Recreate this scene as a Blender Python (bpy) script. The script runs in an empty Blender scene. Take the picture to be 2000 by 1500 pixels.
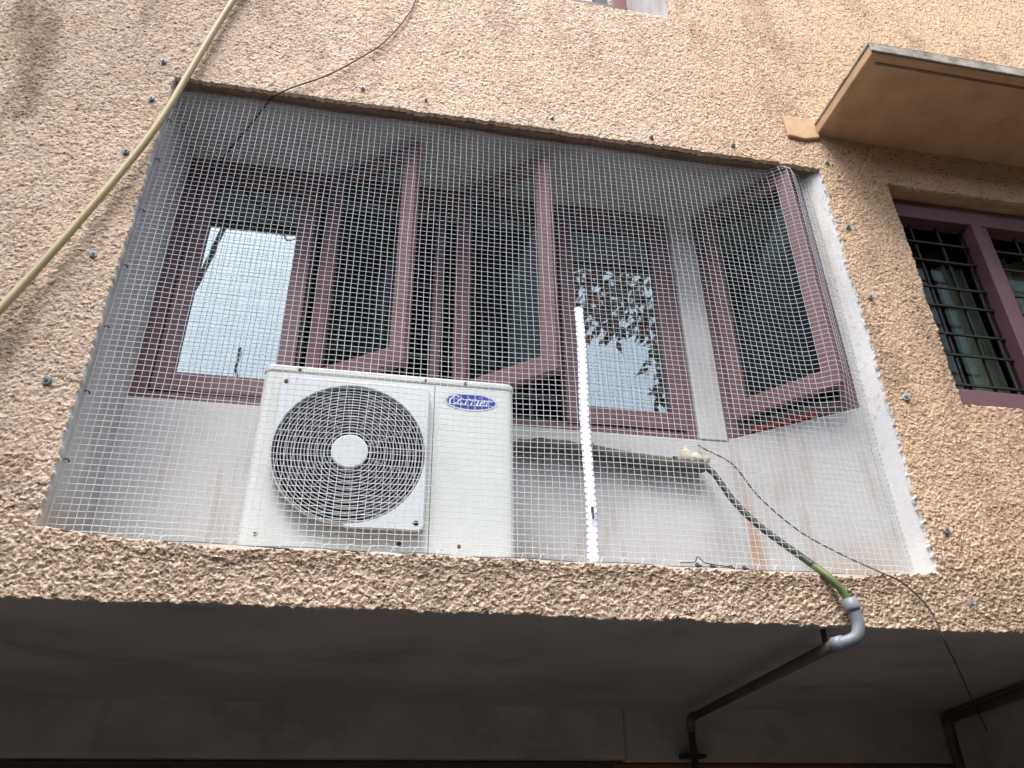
import bpy, math, random
import numpy as np
from mathutils import Vector, Matrix

random.seed(7)
rng = np.random.default_rng(11)
SC = bpy.context.scene
COL = SC.collection
ZC = 1.6                    # height of the camera above the ground; geometry below is written from camera height

# ------------------------------------------------------------------ camera
cam_d = bpy.data.cameras.new('camera'); cam = bpy.data.objects.new('camera', cam_d); COL.objects.link(cam)
cam_d.sensor_width = 36.0; cam_d.lens = 27.404; cam_d.clip_end = 600; cam_d.clip_start = 0.05
RC = ((0.9821937, -0.18750888, -0.01165993), (0.08459534, 0.49682912, -0.86371549), (0.16774732, 0.84734954, 0.50384481))
m = Matrix(((RC[0][0], -RC[1][0], -RC[2][0]), (RC[0][1], -RC[1][1], -RC[2][1]), (RC[0][2], -RC[1][2], -RC[2][2]))).to_4x4()
m.translation = (0, -2.15, ZC)
cam.matrix_world = m
SC.camera = cam

# ------------------------------------------------------------------ sky, sun, exposure
SUN_EL, SUN_AZ = math.radians(64), math.radians(-24)      # azimuth measured from -Y (towards the viewer), negative = viewer's left
w = bpy.data.worlds.new('World'); SC.world = w; w.use_nodes = True
nt = w.node_tree; nt.nodes.clear()
out = nt.nodes.new('ShaderNodeOutputWorld'); bg = nt.nodes.new('ShaderNodeBackground')
sky = nt.nodes.new('ShaderNodeTexSky'); sky.sky_type = 'NISHITA'; sky.sun_disc = False
sky.sun_elevation = SUN_EL; sky.sun_rotation = math.pi - SUN_AZ
sky.air_density = 1.0; sky.dust_density = 4.0; sky.ozone_density = 1.0
hs = nt.nodes.new('ShaderNodeHueSaturation'); hs.inputs['Saturation'].default_value = 0.5
nt.links.new(sky.outputs[0], hs.inputs['Color']); nt.links.new(hs.outputs[0], bg.inputs[0]); nt.links.new(bg.outputs[0], out.inputs[0])
bg.inputs[1].default_value = 0.10
sl = bpy.data.lights.new('sun', 'SUN'); sun = bpy.data.objects.new('sun', sl); COL.objects.link(sun)
sl.energy = 1.5; sl.angle = math.radians(38); sl.color = (1.0, 0.985, 0.965)
sd = Vector((math.sin(SUN_AZ) * math.cos(SUN_EL), -math.cos(SUN_AZ) * math.cos(SUN_EL), math.sin(SUN_EL)))
sun.rotation_euler = sd.to_track_quat('Z', 'Y').to_euler()
sun.location = (0, -6, 12)
SC.view_settings.view_transform = 'Standard'; SC.view_settings.look = 'None'
SC.view_settings.gamma = 1; SC.view_settings.use_curve_mapping = False
SC.view_settings.exposure = 1.68

# ------------------------------------------------------------------ materials
def newmat(name):
    mt = bpy.data.materials.new(name); mt.use_nodes = True
    return mt, mt.node_tree, mt.node_tree.nodes['Principled BSDF']

def pmat(name, col, rough=0.6, metal=0.0, var=0.12, vscale=6.0, bump=0.0, bscale=120.0, spec=0.4, dirt=None, dscale=9.0, damt=0.5, coat=0.0):
    mt, t, b = newmat(name)
    tc = t.nodes.new('ShaderNodeTexCoord'); geo = t.nodes.new('ShaderNodeNewGeometry')
    n = t.nodes.new('ShaderNodeTexNoise'); n.inputs['Scale'].default_value = vscale; n.inputs['Detail'].default_value = 5
    t.links.new(geo.outputs['Position'], n.inputs['Vector'])
    mr = t.nodes.new('ShaderNodeMapRange'); mr.inputs[1].default_value = 0.3; mr.inputs[2].default_value = 0.7
    mr.inputs[3].default_value = 1 - var; mr.inputs[4].default_value = 1 + var
    t.links.new(n.outputs[0], mr.inputs[0])
    mul = t.nodes.new('ShaderNodeMix'); mul.data_type = 'RGBA'; mul.blend_type = 'MULTIPLY'; mul.inputs[0].default_value = 1
    mul.inputs[6].default_value = (*col, 1); t.links.new(mr.outputs[0], mul.inputs[7])
    last = mul.outputs[2]
    if dirt:
        n2 = t.nodes.new('ShaderNodeTexNoise'); n2.inputs['Scale'].default_value = dscale; n2.inputs['Detail'].default_value = 8; n2.inputs['Roughness'].default_value = 0.65
        t.links.new(geo.outputs['Position'], n2.inputs['Vector'])
        r2 = t.nodes.new('ShaderNodeMapRange'); r2.inputs[1].default_value = 0.52; r2.inputs[2].default_value = 0.75; r2.inputs[4].default_value = damt
        t.links.new(n2.outputs[0], r2.inputs[0])
        mx = t.nodes.new('ShaderNodeMix'); mx.data_type = 'RGBA'; mx.inputs[7].default_value = (*dirt, 1)
        t.links.new(r2.outputs[0], mx.inputs[0]); t.links.new(last, mx.inputs[6]); last = mx.outputs[2]
    t.links.new(last, b.inputs['Base Color'])
    b.inputs['Roughness'].default_value = rough; b.inputs['Metallic'].default_value = metal
    b.inputs['Specular IOR Level'].default_value = spec
    if coat: b.inputs['Coat Weight'].default_value = coat
    if bump:
        nb = t.nodes.new('ShaderNodeTexNoise'); nb.inputs['Scale'].default_value = bscale; nb.inputs['Detail'].default_value = 4
        t.links.new(geo.outputs['Position'], nb.inputs['Vector'])
        bp = t.nodes.new('ShaderNodeBump'); bp.inputs['Strength'].default_value = bump; bp.inputs['Distance'].default_value = 0.004
        t.links.new(nb.outputs[0], bp.inputs['Height']); t.links.new(bp.outputs[0], b.inputs['Normal'])
    return mt

def N(t, kind, **kw):
    n = t.nodes.new(kind)
    for k, v in kw.items(): setattr(n, k, v)
    return n
def noise(t, vec, scale, detail=5, rough=0.55):
    n = N(t, 'ShaderNodeTexNoise'); n.inputs['Scale'].default_value = scale; n.inputs['Detail'].default_value = detail
    n.inputs['Roughness'].default_value = rough; t.links.new(vec, n.inputs['Vector']); return n.outputs[0]
def ramp(t, v, a, b, lo=0.0, hi=1.0, smooth=True):
    r = N(t, 'ShaderNodeMapRange'); r.interpolation_type = 'SMOOTHSTEP' if smooth else 'LINEAR'
    r.inputs[1].default_value = a; r.inputs[2].default_value = b; r.inputs[3].default_value = lo; r.inputs[4].default_value = hi
    t.links.new(v, r.inputs[0]); return r.outputs[0]
def mixc(t, fac, a, b, mode='MIX'):
    mx = N(t, 'ShaderNodeMix'); mx.data_type = 'RGBA'; mx.blend_type = mode
    for i, v in ((0, fac), (6, a), (7, b)):
        if isinstance(v, tuple): mx.inputs[i].default_value = (*v, 1)
        elif isinstance(v, (int, float)): mx.inputs[i].default_value = v
        else: t.links.new(v, mx.inputs[i])
    return mx.outputs[2]
def math2(t, op, a, b):
    n = N(t, 'ShaderNodeMath'); n.operation = op; n.use_clamp = False
    for i, v in enumerate((a, b)):
        if isinstance(v, (int, float)): n.inputs[i].default_value = v
        else: t.links.new(v, n.inputs[i])
    return n.outputs[0]

def roughcast_mat(name, bump):
    mt, t, b = newmat(name)
    geo = N(t, 'ShaderNodeNewGeometry'); P = geo.outputs['Position']
    sep = N(t, 'ShaderNodeSeparateXYZ'); t.links.new(P, sep.inputs[0])
    big = noise(t, P, 0.9, 4); mid = noise(t, P, 5.0, 6, 0.6); fine = noise(t, P, 70.0, 4, 0.6); spk = noise(t, P, 34.0, 6, 0.7)
    # paint: pinker and paler in the upper middle, warmer orange to the right, weathered grey brown to the left
    xr = math2(t, 'ADD', sep.outputs[0], math2(t, 'MULTIPLY', math2(t, 'SUBTRACT', big, 0.5), 2.2))
    warm = ramp(t, xr, 0.6, 2.3)
    grey = ramp(t, xr, -0.1, -1.3)
    c = mixc(t, warm, (0.76, 0.595, 0.475), (0.73, 0.51, 0.34))
    c = mixc(t, math2(t, 'MULTIPLY', grey, 0.85), c, (0.47, 0.385, 0.315))
    ms = N(t, 'ShaderNodeMapping'); ms.inputs['Scale'].default_value = (3.2, 3.2, 1.1); t.links.new(P, ms.inputs[0])
    st = noise(t, ms.outputs[0], 1.0, 7, 0.68)
    stw = math2(t, 'ADD', math2(t, 'MULTIPLY', grey, 0.6), 0.42)
    c = mixc(t, math2(t, 'MULTIPLY', ramp(t, st, 0.50, 0.66), stw), c, (0.235, 0.185, 0.145))
    low = ramp(t, sep.outputs[2], 2.42, 2.28)       # weathered parapet band under the opening
    c = mixc(t, math2(t, 'MULTIPLY', low, 0.5), c, (0.52, 0.43, 0.335))
    blot = ramp(t, mid, 0.50, 0.72)
    c = mixc(t, math2(t, 'MULTIPLY', blot, 0.36), c, (0.42, 0.30, 0.20))
    pale = ramp(t, mid, 0.46, 0.28)
    c = mixc(t, math2(t, 'MULTIPLY', pale, 0.25), c, (0.76, 0.56, 0.41))
    mp = N(t, 'ShaderNodeMapping'); mp.inputs['Scale'].default_value = (0.62, 1, 1.0); t.links.new(P, mp.inputs[0])
    fleck = noise(t, mp.outputs[0], 95.0, 3, 0.6)
    c = mixc(t, ramp(t, fleck, 0.555, 0.65, 0, 0.75), c, (0.17, 0.10, 0.06))
    c = mixc(t, math2(t, 'MULTIPLY', ramp(t, spk, 0.60, 0.74), 0.55), c, (0.20, 0.12, 0.075))
    c = mixc(t, ramp(t, fine, 0.40, 0.62, 0.0, 0.20), c, (0.48, 0.33, 0.22))
    t.links.new(c, b.inputs['Base Color'])
    b.inputs['Roughness'].default_value = 0.95; b.inputs['Specular IOR Level'].default_value = 0.1
    vo = N(t, 'ShaderNodeTexVoronoi'); vo.inputs['Scale'].default_value = 115.0; t.links.new(P, vo.inputs['Vector'])
    hb = math2(t, 'SUBTRACT', noise(t, P, 210.0, 4, 0.65), math2(t, 'MULTIPLY', vo.outputs['Distance'], 0.8))
    bp = N(t, 'ShaderNodeBump'); bp.inputs['Strength'].default_value = bump; bp.inputs['Distance'].default_value = 0.006
    t.links.new(hb, bp.inputs['Height']); t.links.new(bp.outputs[0], b.inputs['Normal'])
    return mt

def white_plaster_mat():
    mt, t, b = newmat('white_plaster')
    geo = N(t, 'ShaderNodeNewGeometry'); P = geo.outputs['Position']
    sep = N(t, 'ShaderNodeSeparateXYZ'); t.links.new(P, sep.inputs[0])
    mp = N(t, 'ShaderNodeMapping'); mp.inputs['Scale'].default_value = (9, 9, 1.3); t.links.new(P, mp.inputs[0])
    streak = noise(t, mp.outputs[0], 1.6, 5, 0.6); cl = noise(t, P, 3.0, 5); sp = noise(t, P, 55.0, 4, 0.7); sp2 = noise(t, P, 17.0, 6, 0.7)
    c = mixc(t, ramp(t, cl, 0.35, 0.7), (0.62, 0.615, 0.62), (0.52, 0.515, 0.525))
    c = mixc(t, ramp(t, streak, 0.50, 0.72, 0, 0.5), c, (0.42, 0.34, 0.265))
    c = mixc(t, ramp(t, sp, 0.70, 0.80, 0, 0.55), c, (0.22, 0.17, 0.12))
    c = mixc(t, math2(t, 'MULTIPLY', ramp(t, sp2, 0.60, 0.80), 0.28), c, (0.40, 0.36, 0.33))
    # rust line run down the inside corner, green-black mildew by the right jamb
    dx = math2(t, 'ABSOLUTE', math2(t, 'SUBTRACT', math2(t, 'ADD', sep.outputs[0], math2(t, 'MULTIPLY', math2(t, 'SUBTRACT', sp2, 0.5), 0.05)), 1.385), 0)
    rust = math2(t, 'MULTIPLY', ramp(t, dx, 0.035, 0.004), ramp(t, sep.outputs[2], 2.78, 2.50))
    rust = math2(t, 'MULTIPLY', rust, ramp(t, streak, 0.35, 0.6))
    c = mixc(t, math2(t, 'MULTIPLY', rust, 0.7), c, (0.50, 0.235, 0.085))
    low = ramp(t, sep.outputs[2], 2.52, 2.30)
    c = mixc(t, math2(t, 'MULTIPLY', math2(t, 'MULTIPLY', low, ramp(t, cl, 0.3, 0.62)), 0.6), c, (0.52, 0.40, 0.28))
    mil = math2(t, 'MULTIPLY', ramp(t, sep.outputs[0], 1.45, 1.70), ramp(t, sep.outputs[2], 2.55, 2.9))
    mil = math2(t, 'MULTIPLY', mil, ramp(t, noise(t, P, 38.0, 6, 0.75), 0.53, 0.68))
    c = mixc(t, math2(t, 'MULTIPLY', mil, 0.55), c, (0.22, 0.20, 0.17))
    t.links.new(c, b.inputs['Base Color']); b.inputs['Roughness'].default_value = 0.85; b.inputs['Specular IOR Level'].default_value = 0.25
    bp = N(t, 'ShaderNodeBump'); bp.inputs['Strength'].default_value = 0.45; bp.inputs['Distance'].default_value = 0.004
    t.links.new(noise(t, P, 90.0, 6, 0.65), bp.inputs['Height']); t.links.new(bp.outputs[0], b.inputs['Normal'])
    return mt

def glass_mat(name, refl, tint=(0.8, 0.85, 0.83), edge=0.5):
    mt, t, b = newmat(name); t.nodes.remove(b)
    o = [n for n in t.nodes if n.type == 'OUTPUT_MATERIAL'][0]
    tr = N(t, 'ShaderNodeBsdfTransparent'); tr.inputs[0].default_value = (*tint, 1)
    gl = N(t, 'ShaderNodeBsdfGlossy'); gl.inputs['Roughness'].default_value = 0.015; gl.inputs[0].default_value = (0.82, 0.96, 1.0, 1)
    lw = N(t, 'ShaderNodeLayerWeight'); lw.inputs[0].default_value = 0.35
    f = math2(t, 'ADD', refl, math2(t, 'MULTIPLY', lw.outputs['Fresnel'], edge))
    geo = N(t, 'ShaderNodeNewGeometry')
    bp = N(t, 'ShaderNodeBump'); bp.inputs['Strength'].default_value = 0.05; bp.inputs['Distance'].default_value = 0.01
    t.links.new(noise(t, geo.outputs['Position'], 5.0, 2), bp.inputs['Height']); t.links.new(bp.outputs[0], gl.inputs['Normal'])
    mx = N(t, 'ShaderNodeMixShader'); t.links.new(f, mx.inputs[0]); t.links.new(tr.outputs[0], mx.inputs[1]); t.links.new(gl.outputs[0], mx.inputs[2])
    t.links.new(mx.outputs[0], o.inputs[0])
    return mt

M = {}
M['roughcast'] = roughcast_mat('roughcast', 0.55)
M['plaster'] = white_plaster_mat()
M['ceiling'] = pmat('recess_ceiling_paint', (0.50, 0.48, 0.485), 0.9, var=0.12, vscale=4, bump=0.3)
M['ledge_dust'] = pmat('dusty_ledge', (0.24, 0.205, 0.17), 0.95, var=0.25, vscale=12, bump=0.3)
M['peach_smooth'] = pmat('peach_smooth', (0.60, 0.40, 0.24), 0.9, var=0.12, vscale=7, bump=0.35, bscale=60, dirt=(0.30, 0.20, 0.12), damt=0.5)
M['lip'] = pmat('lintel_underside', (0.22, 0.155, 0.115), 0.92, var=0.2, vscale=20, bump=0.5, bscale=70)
M['concrete_edge'] = pmat('weathered_concrete', (0.36, 0.325, 0.28), 0.92, var=0.35, vscale=16, bump=0.6, bscale=60, dirt=(0.10, 0.09, 0.075), dscale=20, damt=0.85)
M['soffit'] = pmat('soffit_paint', (0.40, 0.385, 0.38), 0.92, var=0.14, vscale=1.8, bump=0.35, bscale=50, dirt=(0.22, 0.195, 0.175), dscale=2.2, damt=0.75)
M['porch_wall'] = pmat('porch_wall_paint', (0.42, 0.39, 0.36), 0.92, var=0.18, vscale=4, bump=0.3, dirt=(0.17, 0.15, 0.135), dscale=5, damt=0.5)
M['orange_wall'] = pmat('orange_wall_paint', (0.20, 0.095, 0.04), 0.9, var=0.15)
M['maroon_wall'] = pmat('maroon_wall_paint', (0.10, 0.06, 0.05), 0.9, var=0.15)
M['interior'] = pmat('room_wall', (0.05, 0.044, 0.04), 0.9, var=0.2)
M['mauve'] = pmat('mauve_paint', (0.165, 0.083, 0.096), 0.55, var=0.14, vscale=9, bump=0.25, bscale=160, dirt=(0.10, 0.07, 0.07), dscale=18, damt=0.7)
M['maroon_frame'] = pmat('maroon_frame_paint', (0.20, 0.075, 0.070), 0.5, var=0.15)
M['red'] = pmat('red_oxide_paint', (0.40, 0.035, 0.035), 0.5, var=0.2)
M['glass_film'] = glass_mat('reflective_film_glass', 0.33, (0.32, 0.35, 0.36), 0.5)
M['glass'] = glass_mat('clear_glass', 0.004, (0.74, 0.80, 0.77), 0.05)
M['bar'] = pmat('black_iron', (0.022, 0.019, 0.019), 0.55, var=0.2)
M['ac'] = pmat('ac_paint', (0.65, 0.675, 0.655), 0.38, var=0.05, vscale=3, spec=0.45, dirt=(0.46, 0.42, 0.35), dscale=5, damt=0.38)
M['ac_plate'] = pmat('ac_grille_plastic', (0.62, 0.65, 0.67), 0.42, var=0.04, dirt=(0.5, 0.48, 0.43), dscale=12, damt=0.28)
M['rim_shade'] = pmat('grille_rim_shade', (0.31, 0.28, 0.25), 0.6, var=0.12, vscale=14)  # shade on the grille plate's sides and underside, put into the colour
M['ac_dark'] = pmat('ac_inside', (0.018, 0.017, 0.018), 0.6, var=0.2)
M['fan'] = pmat('fan_plastic', (0.075, 0.072, 0.075), 0.45, var=0.2)
M['ring'] = pmat('grille_wire', (0.44, 0.44, 0.45), 0.4, var=0.08, dirt=(0.3, 0.27, 0.24), dscale=25, damt=0.5)
M['screw'] = pmat('dark_screw', (0.07, 0.06, 0.055), 0.4, metal=0.6, var=0.3)
M['rusty'] = pmat('rusty_screw', (0.17, 0.075, 0.04), 0.75, metal=0.3, var=0.4, vscale=60)
M['seam'] = pmat('seam_shadow_gap', (0.05, 0.05, 0.05), 0.8)
M['blue'] = pmat('badge_blue', (0.035, 0.045, 0.36), 0.3, var=0.05)
M['white'] = pmat('badge_white', (0.80, 0.82, 0.85), 0.4, var=0.03)
M['badge_rim'] = pmat('badge_rim', (0.26, 0.27, 0.30), 0.35, metal=0.6, var=0.05)
M['net'] = pmat('net_nylon', (0.78, 0.81, 0.84), 0.45, var=0.10, vscale=3)
t_ = M['net'].node_tree; b_ = t_.nodes['Principled BSDF']; o_ = [n for n in t_.nodes if n.type == 'OUTPUT_MATERIAL'][0]
tl = t_.nodes.new('ShaderNodeBsdfTranslucent'); tl.inputs[0].default_value = (0.78, 0.81, 0.84, 1); ms = t_.nodes.new('ShaderNodeMixShader'); ms.inputs[0].default_value = 0.45
t_.links.new(b_.outputs[0], ms.inputs[1]); t_.links.new(tl.outputs[0], ms.inputs[2]); t_.links.new(ms.outputs[0], o_.inputs[0])
M['zip'] = pmat('zip_tape', (0.80, 0.82, 0.90), 0.6, var=0.05, vscale=40)
M['thread'] = pmat('dark_thread', (0.09, 0.085, 0.095), 0.7)
M['galv'] = pmat('galvanised_steel', (0.24, 0.28, 0.30), 0.55, metal=0.35, var=0.25, vscale=60)
M['galv_dark'] = pmat('dull_steel', (0.10, 0.11, 0.12), 0.5, metal=0.4, var=0.25, vscale=60)
M['wire'] = pmat('black_wire', (0.045, 0.038, 0.036), 0.6, var=0.2)
M['hose'] = pmat('beige_hose', (0.36, 0.295, 0.155), 0.5, var=0.12, vscale=5, dirt=(0.33, 0.25, 0.13), dscale=10, damt=0.5)
M['insul'] = pmat('pipe_insulation', (0.105, 0.095, 0.082), 0.85, var=0.25, vscale=25, bump=0.4, bscale=60)
M['putty'] = pmat('sealing_putty', (0.64, 0.60, 0.47), 0.9, var=0.2, vscale=40, bump=0.8, bscale=90)
M['green_hose'] = pmat('green_hose', (0.030, 0.038, 0.027), 0.5, var=0.3, vscale=9)
M['olive_hose'] = pmat('olive_hose', (0.085, 0.115, 0.035), 0.5, var=0.2, vscale=9)
M['pvc'] = pmat('grey_pvc', (0.185, 0.20, 0.225), 0.42, var=0.10, vscale=20)
M['pvc_dark'] = pmat('dirty_brown_pipe', (0.11, 0.09, 0.08), 0.6, var=0.25, vscale=8)
M['curtain'] = pmat('pale_curtain', (0.56, 0.52, 0.44), 0.9, var=0.15, vscale=5)
M['curtain_brown'] = pmat('brown_curtain', (0.25, 0.215, 0.185), 0.9, var=0.2, vscale=5)
M['ground'] = pmat('lane_ground', (0.050, 0.045, 0.040), 0.95, var=0.2, vscale=1.5, dirt=(0.034, 0.030, 0.026), dscale=3)
M['house_wall'] = pmat('house_wall_paint', (0.06, 0.06, 0.05), 0.9, var=0.25, vscale=1)
M['house_parapet'] = pmat('house_parapet_tiles', (0.16, 0.07, 0.05), 0.9, var=0.3, vscale=3)
M['bark'] = pmat('bark', (0.10, 0.075, 0.055), 0.9, var=0.3, vscale=20, bump=0.8)
M['leaf'] = pmat('leaf', (0.055, 0.075, 0.03), 0.5, var=0.45, vscale=5)
M['leaf_red'] = pmat('leaf_red', (0.24, 0.055, 0.03), 0.5, var=0.4, vscale=6)

# ------------------------------------------------------------------ mesh helpers (z from camera height; ZC added when linked)
class MB:
    def __init__(s): s.v = []; s.f = []
    def add(s, vs, fs):
        o = len(s.v); s.v += [tuple(p) for p in vs]; s.f += [tuple(i + o for i in f) for f in fs]
    def box(s, x0, x1, y0, y1, z0, z1): s.obox((x0, y0, z0), (x1 - x0, 0, 0), (0, y1 - y0, 0), (0, 0, z1 - z0))
    def obox(s, o, a, b, c):
        o, a, b, c = map(Vector, (o, a, b, c))
        vs = [o, o + a, o + a + b, o + b, o + c, o + a + c, o + a + b + c, o + b + c]
        s.add(vs, [(0, 3, 2, 1), (4, 5, 6, 7), (0, 1, 5, 4), (1, 2, 6, 5), (2, 3, 7, 6), (3, 0, 4, 7)])
    def quad(s, a, b, c, d): s.add([a, b, c, d], [(0, 1, 2, 3)])
    def prism(s, poly, axis_vec):
        n = len(poly); av = Vector(axis_vec); P = [Vector(p) for p in poly]
        s.add(P + [p + av for p in P], [tuple(range(n))[::-1], tuple(range(n, 2 * n))] + [(i, (i + 1) % n, n + (i + 1) % n, n + i) for i in range(n)])
    def tube(s, pts, r, n=8, caps=True):
        P = [Vector(p) for p in pts]; rs = r if isinstance(r, (list, tuple)) else [r] * len(P)
        up = None; rings = []
        for i, p in enumerate(P):
            d = (P[min(i + 1, len(P) - 1)] - P[max(i - 1, 0)]).normalized()
            if up is None:
                up = d.orthogonal().normalized()
            up = (up - d * up.dot(d)).normalized(); sd_ = d.cross(up)
            rings.append([p + (up * math.cos(2 * math.pi * k / n) + sd_ * math.sin(2 * math.pi * k / n)) * rs[i] for k in range(n)])
        vs = [q for rg in rings for q in rg]; fs = []
        for i in range(len(P) - 1):
            for k in range(n):
                a, b = i * n + k, i * n + (k + 1) % n
                fs.append((a, b, b + n, a + n))
        if caps: fs += [tuple(range(n))[::-1], tuple(range((len(P) - 1) * n, len(P) * n))]
        s.add(vs, fs)
    def disc(s, c, axis, r, h, n=20, r2=None):        # short cylinder / cone along axis
        a = Vector(axis).normalized(); c = Vector(c); s.tube([c, c + a * h], [r, r if r2 is None else r2], n)
    def torus(s, c, R, r, n=64, k=6):                  # in the XZ plane
        vs = []; fs = []
        for i in range(n):
            t = 2 * math.pi * i / n
            for j in range(k):
                u = 2 * math.pi * j / k; rr = R + r * math.cos(u)
                vs.append((c[0] + rr * math.cos(t), c[1] + r * math.sin(u), c[2] + rr * math.sin(t)))
        for i in range(n):
            for j in range(k):
                fs.append((i * k + j, ((i + 1) % n) * k + j, ((i + 1) % n) * k + (j + 1) % k, i * k + (j + 1) % k))
        s.add(vs, fs)

def wloc(o):
    return o.location + (wloc(o.parent) if o.parent else Vector((0, 0, 0)))
def build(mb, name, mat, parent=None, smooth=False, bevel=0.0, mats=None, at=None):
    me = bpy.data.meshes.new(name)
    if at is None:
        V = np.array(mb.v); c = (V.min(0) + V.max(0)) / 2; at = Vector((float(c[0]), float(c[1]), float(c[2])))
    else: at = Vector(at)
    me.from_pydata([tuple(Vector(p) - at) for p in mb.v], [], mb.f); me.update()
    for mm in (mats or [mat]): me.materials.append(mm if not isinstance(mm, str) else M[mm])
    if smooth:
        me.polygons.foreach_set('use_smooth', [True] * len(me.polygons))
    o = bpy.data.objects.new(name, me); COL.objects.link(o)
    wl = at + Vector((0, 0, ZC))
    if parent: o.parent = parent; o.location = wl - wloc(parent)
    else: o.location = wl
    if bevel:
        bv = o.modifiers.new('bevel', 'BEVEL'); bv.width = bevel; bv.segments = 2; bv.limit_method = 'ANGLE'
    return o
def thing(name, label, cat, base, group=None):
    o = bpy.data.objects.new(name, None); COL.objects.link(o); o.empty_display_size = 0.1
    o.location = (base[0], base[1], base[2] + ZC); o['label'] = label; o['category'] = cat
    if group: o['group'] = group
    return o
def tag(o, label, cat, group=None):
    o['label'] = label; o['category'] = cat
    if group: o['group'] = group
    return o
def spline(pts, sub=8):
    P = [Vector(p) for p in pts]; Q = []
    for i in range(len(P) - 1):
        p0 = P[max(i - 1, 0)]; p1 = P[i]; p2 = P[i + 1]; p3 = P[min(i + 2, len(P) - 1)]
        for k in range(sub):
            t = k / sub
            Q.append(0.5 * ((2 * p1) + (p2 - p0) * t + (2 * p0 - 5 * p1 + 4 * p2 - p3) * t * t + (3 * p1 - p0 - 3 * p2 + p3) * t ** 3))
    Q.append(P[-1]); return Q

# ------------------------------------------------------------------ ground
g = MB(); g.quad((-150, -150, -ZC), (150, -150, -ZC), (150, 150, -ZC), (-150, 150, -ZC))
go = build(g, 'ground', 'ground'); go['kind'] = 'structure'

# ------------------------------------------------------------------ numpy noise for the roughcast
def vnoise(x, z, cell, seed):
    r = np.random.default_rng(seed).random((256, 256)); u = x / cell + 1000.3; v = z / cell + 1000.7
    i = np.floor(u).astype(int); j = np.floor(v).astype(int); fu = u - i; fv = v - j
    fu = fu * fu * (3 - 2 * fu); fv = fv * fv * (3 - 2 * fv); i0, i1, j0, j1 = i % 256, (i + 1) % 256, j % 256, (j + 1) % 256
    return (r[i0, j0] * (1 - fu) + r[i1, j0] * fu) * (1 - fv) + (r[i0, j1] * (1 - fu) + r[i1, j1] * fu) * fv
def blobs(x, z, cell, seed):
    g_ = np.random.default_rng(seed); ox, oz, hh = g_.random((256, 256)), g_.random((256, 256)), g_.random((256, 256))
    u = x / cell + 500; v = z / cell + 500; i = np.floor(u).astype(int); j = np.floor(v).astype(int); best = np.zeros_like(u)
    for di in (-1, 0, 1):
        for dj in (-1, 0, 1):
            a, b_ = (i + di) % 256, (j + dj) % 256
            dx = u - (i + di + ox[a, b_]); dz = v - (j + dj + oz[a, b_]); h = hh[a, b_]
            R2 = 0.35 + 0.75 * h
            best = np.maximum(best, (0.35 + 0.65 * h) * np.sqrt(np.clip(1 - (dx * dx + dz * dz) / R2, 0, 1)))
    return best

# ------------------------------------------------------------------ the building
SOF, SILL, LINT = 0.535, 0.712, 2.487
XL, XR = -0.847, 1.794
RW = (2.105, 1.352, 2.447)       # left, sill, head of the right window
UW = (0.15, 1.223, 3.375)        # left, right, sill of the upper window
bld = thing('building', 'peach roughcast building front with a white plastered recess and a dark porch underneath', 'building', (0, 0.2, -ZC))

def axis(breaks, steps):
    a = []
    for (p, q), s_ in zip(zip(breaks[:-1], breaks[1:]), steps):
        n = max(1, round((q - p) / s_)); a += list(np.linspace(p, q, n + 1)[:-1])
    return np.array(a + [breaks[-1]])
FX0, FX1, FZ1 = -1.65, 3.55, 4.25
xs = axis([FX0, XL, UW[0], UW[1], XR, RW[0], FX1], [0.0042, 0.0038, 0.0038, 0.0038, 0.0040, 0.0046])
zs = axis([SOF, SILL, RW[1], RW[2], LINT, UW[2], FZ1], [0.0030, 0.0038, 0.0042, 0.0042, 0.0046, 0.0064])
nx, nz = len(xs), len(zs)
X, Z = np.meshgrid(xs, zs, indexing='ij')
gr_ = rng.random(X.shape)
band = np.clip((1.0 - Z) / 0.25, 0, 1)
H = (0.30 + 0.30 * band) * blobs(X, Z, 0.0112, 1) + (0.70 - 0.25 * band) * blobs(X + 0.3 * Z, Z, 0.0070, 2) ** 1.6 + (0.80 + 0.1 * band) * gr_ ** 2.2 + 0.35 * vnoise(X, Z, 0.06, 4) + 0.9 * (vnoise(X, Z, 0.30, 5) - 0.5)
amp = 0.0054 + 0.0035 * band
Y = -0.001 - amp * H
jx = 0.009 * (vnoise(X, Z, 0.013, 6) - 0.5) + 0.010 * (vnoise(X, Z, 0.12, 8) - 0.5)
jz = 0.009 * (vnoise(X, Z, 0.013, 7) - 0.5) + 0.010 * (vnoise(X, Z, 0.12, 9) - 0.5)
bow = 0.022 * np.clip((X - XL) / 0.35, 0, 1) * np.clip((XR - X) / 0.30, 0, 1)         # the ledge dips between its two ends
Zd = Z + jz - bow * np.exp(-((Z - SILL) / 0.05) ** 2) + 0.010 * np.exp(-((Z - SILL) / 0.06) ** 2) * np.exp(-((X - XL) / 0.08) ** 2)
Xd = X + jx
cxm = (X[:-1, :-1] + X[1:, 1:]) / 2; czm = (Z[:-1, :-1] + Z[1:, 1:]) / 2
keep = ~((cxm > XL) & (cxm < XR) & (czm > SILL) & (czm < LINT))
keep &= ~((cxm > RW[0]) & (czm > RW[1]) & (czm < RW[2]))
keep &= ~((cxm > UW[0]) & (cxm < UW[1]) & (czm > UW[2]))
ii, jj = np.nonzero(keep)
vid = lambda a, b_: a * nz + b_
F = np.stack([vid(ii, jj), vid(ii + 1, jj), vid(ii + 1, jj + 1), vid(ii, jj + 1)], 1)
V = np.stack([Xd.ravel(), Y.ravel(), Zd.ravel()], 1)
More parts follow.
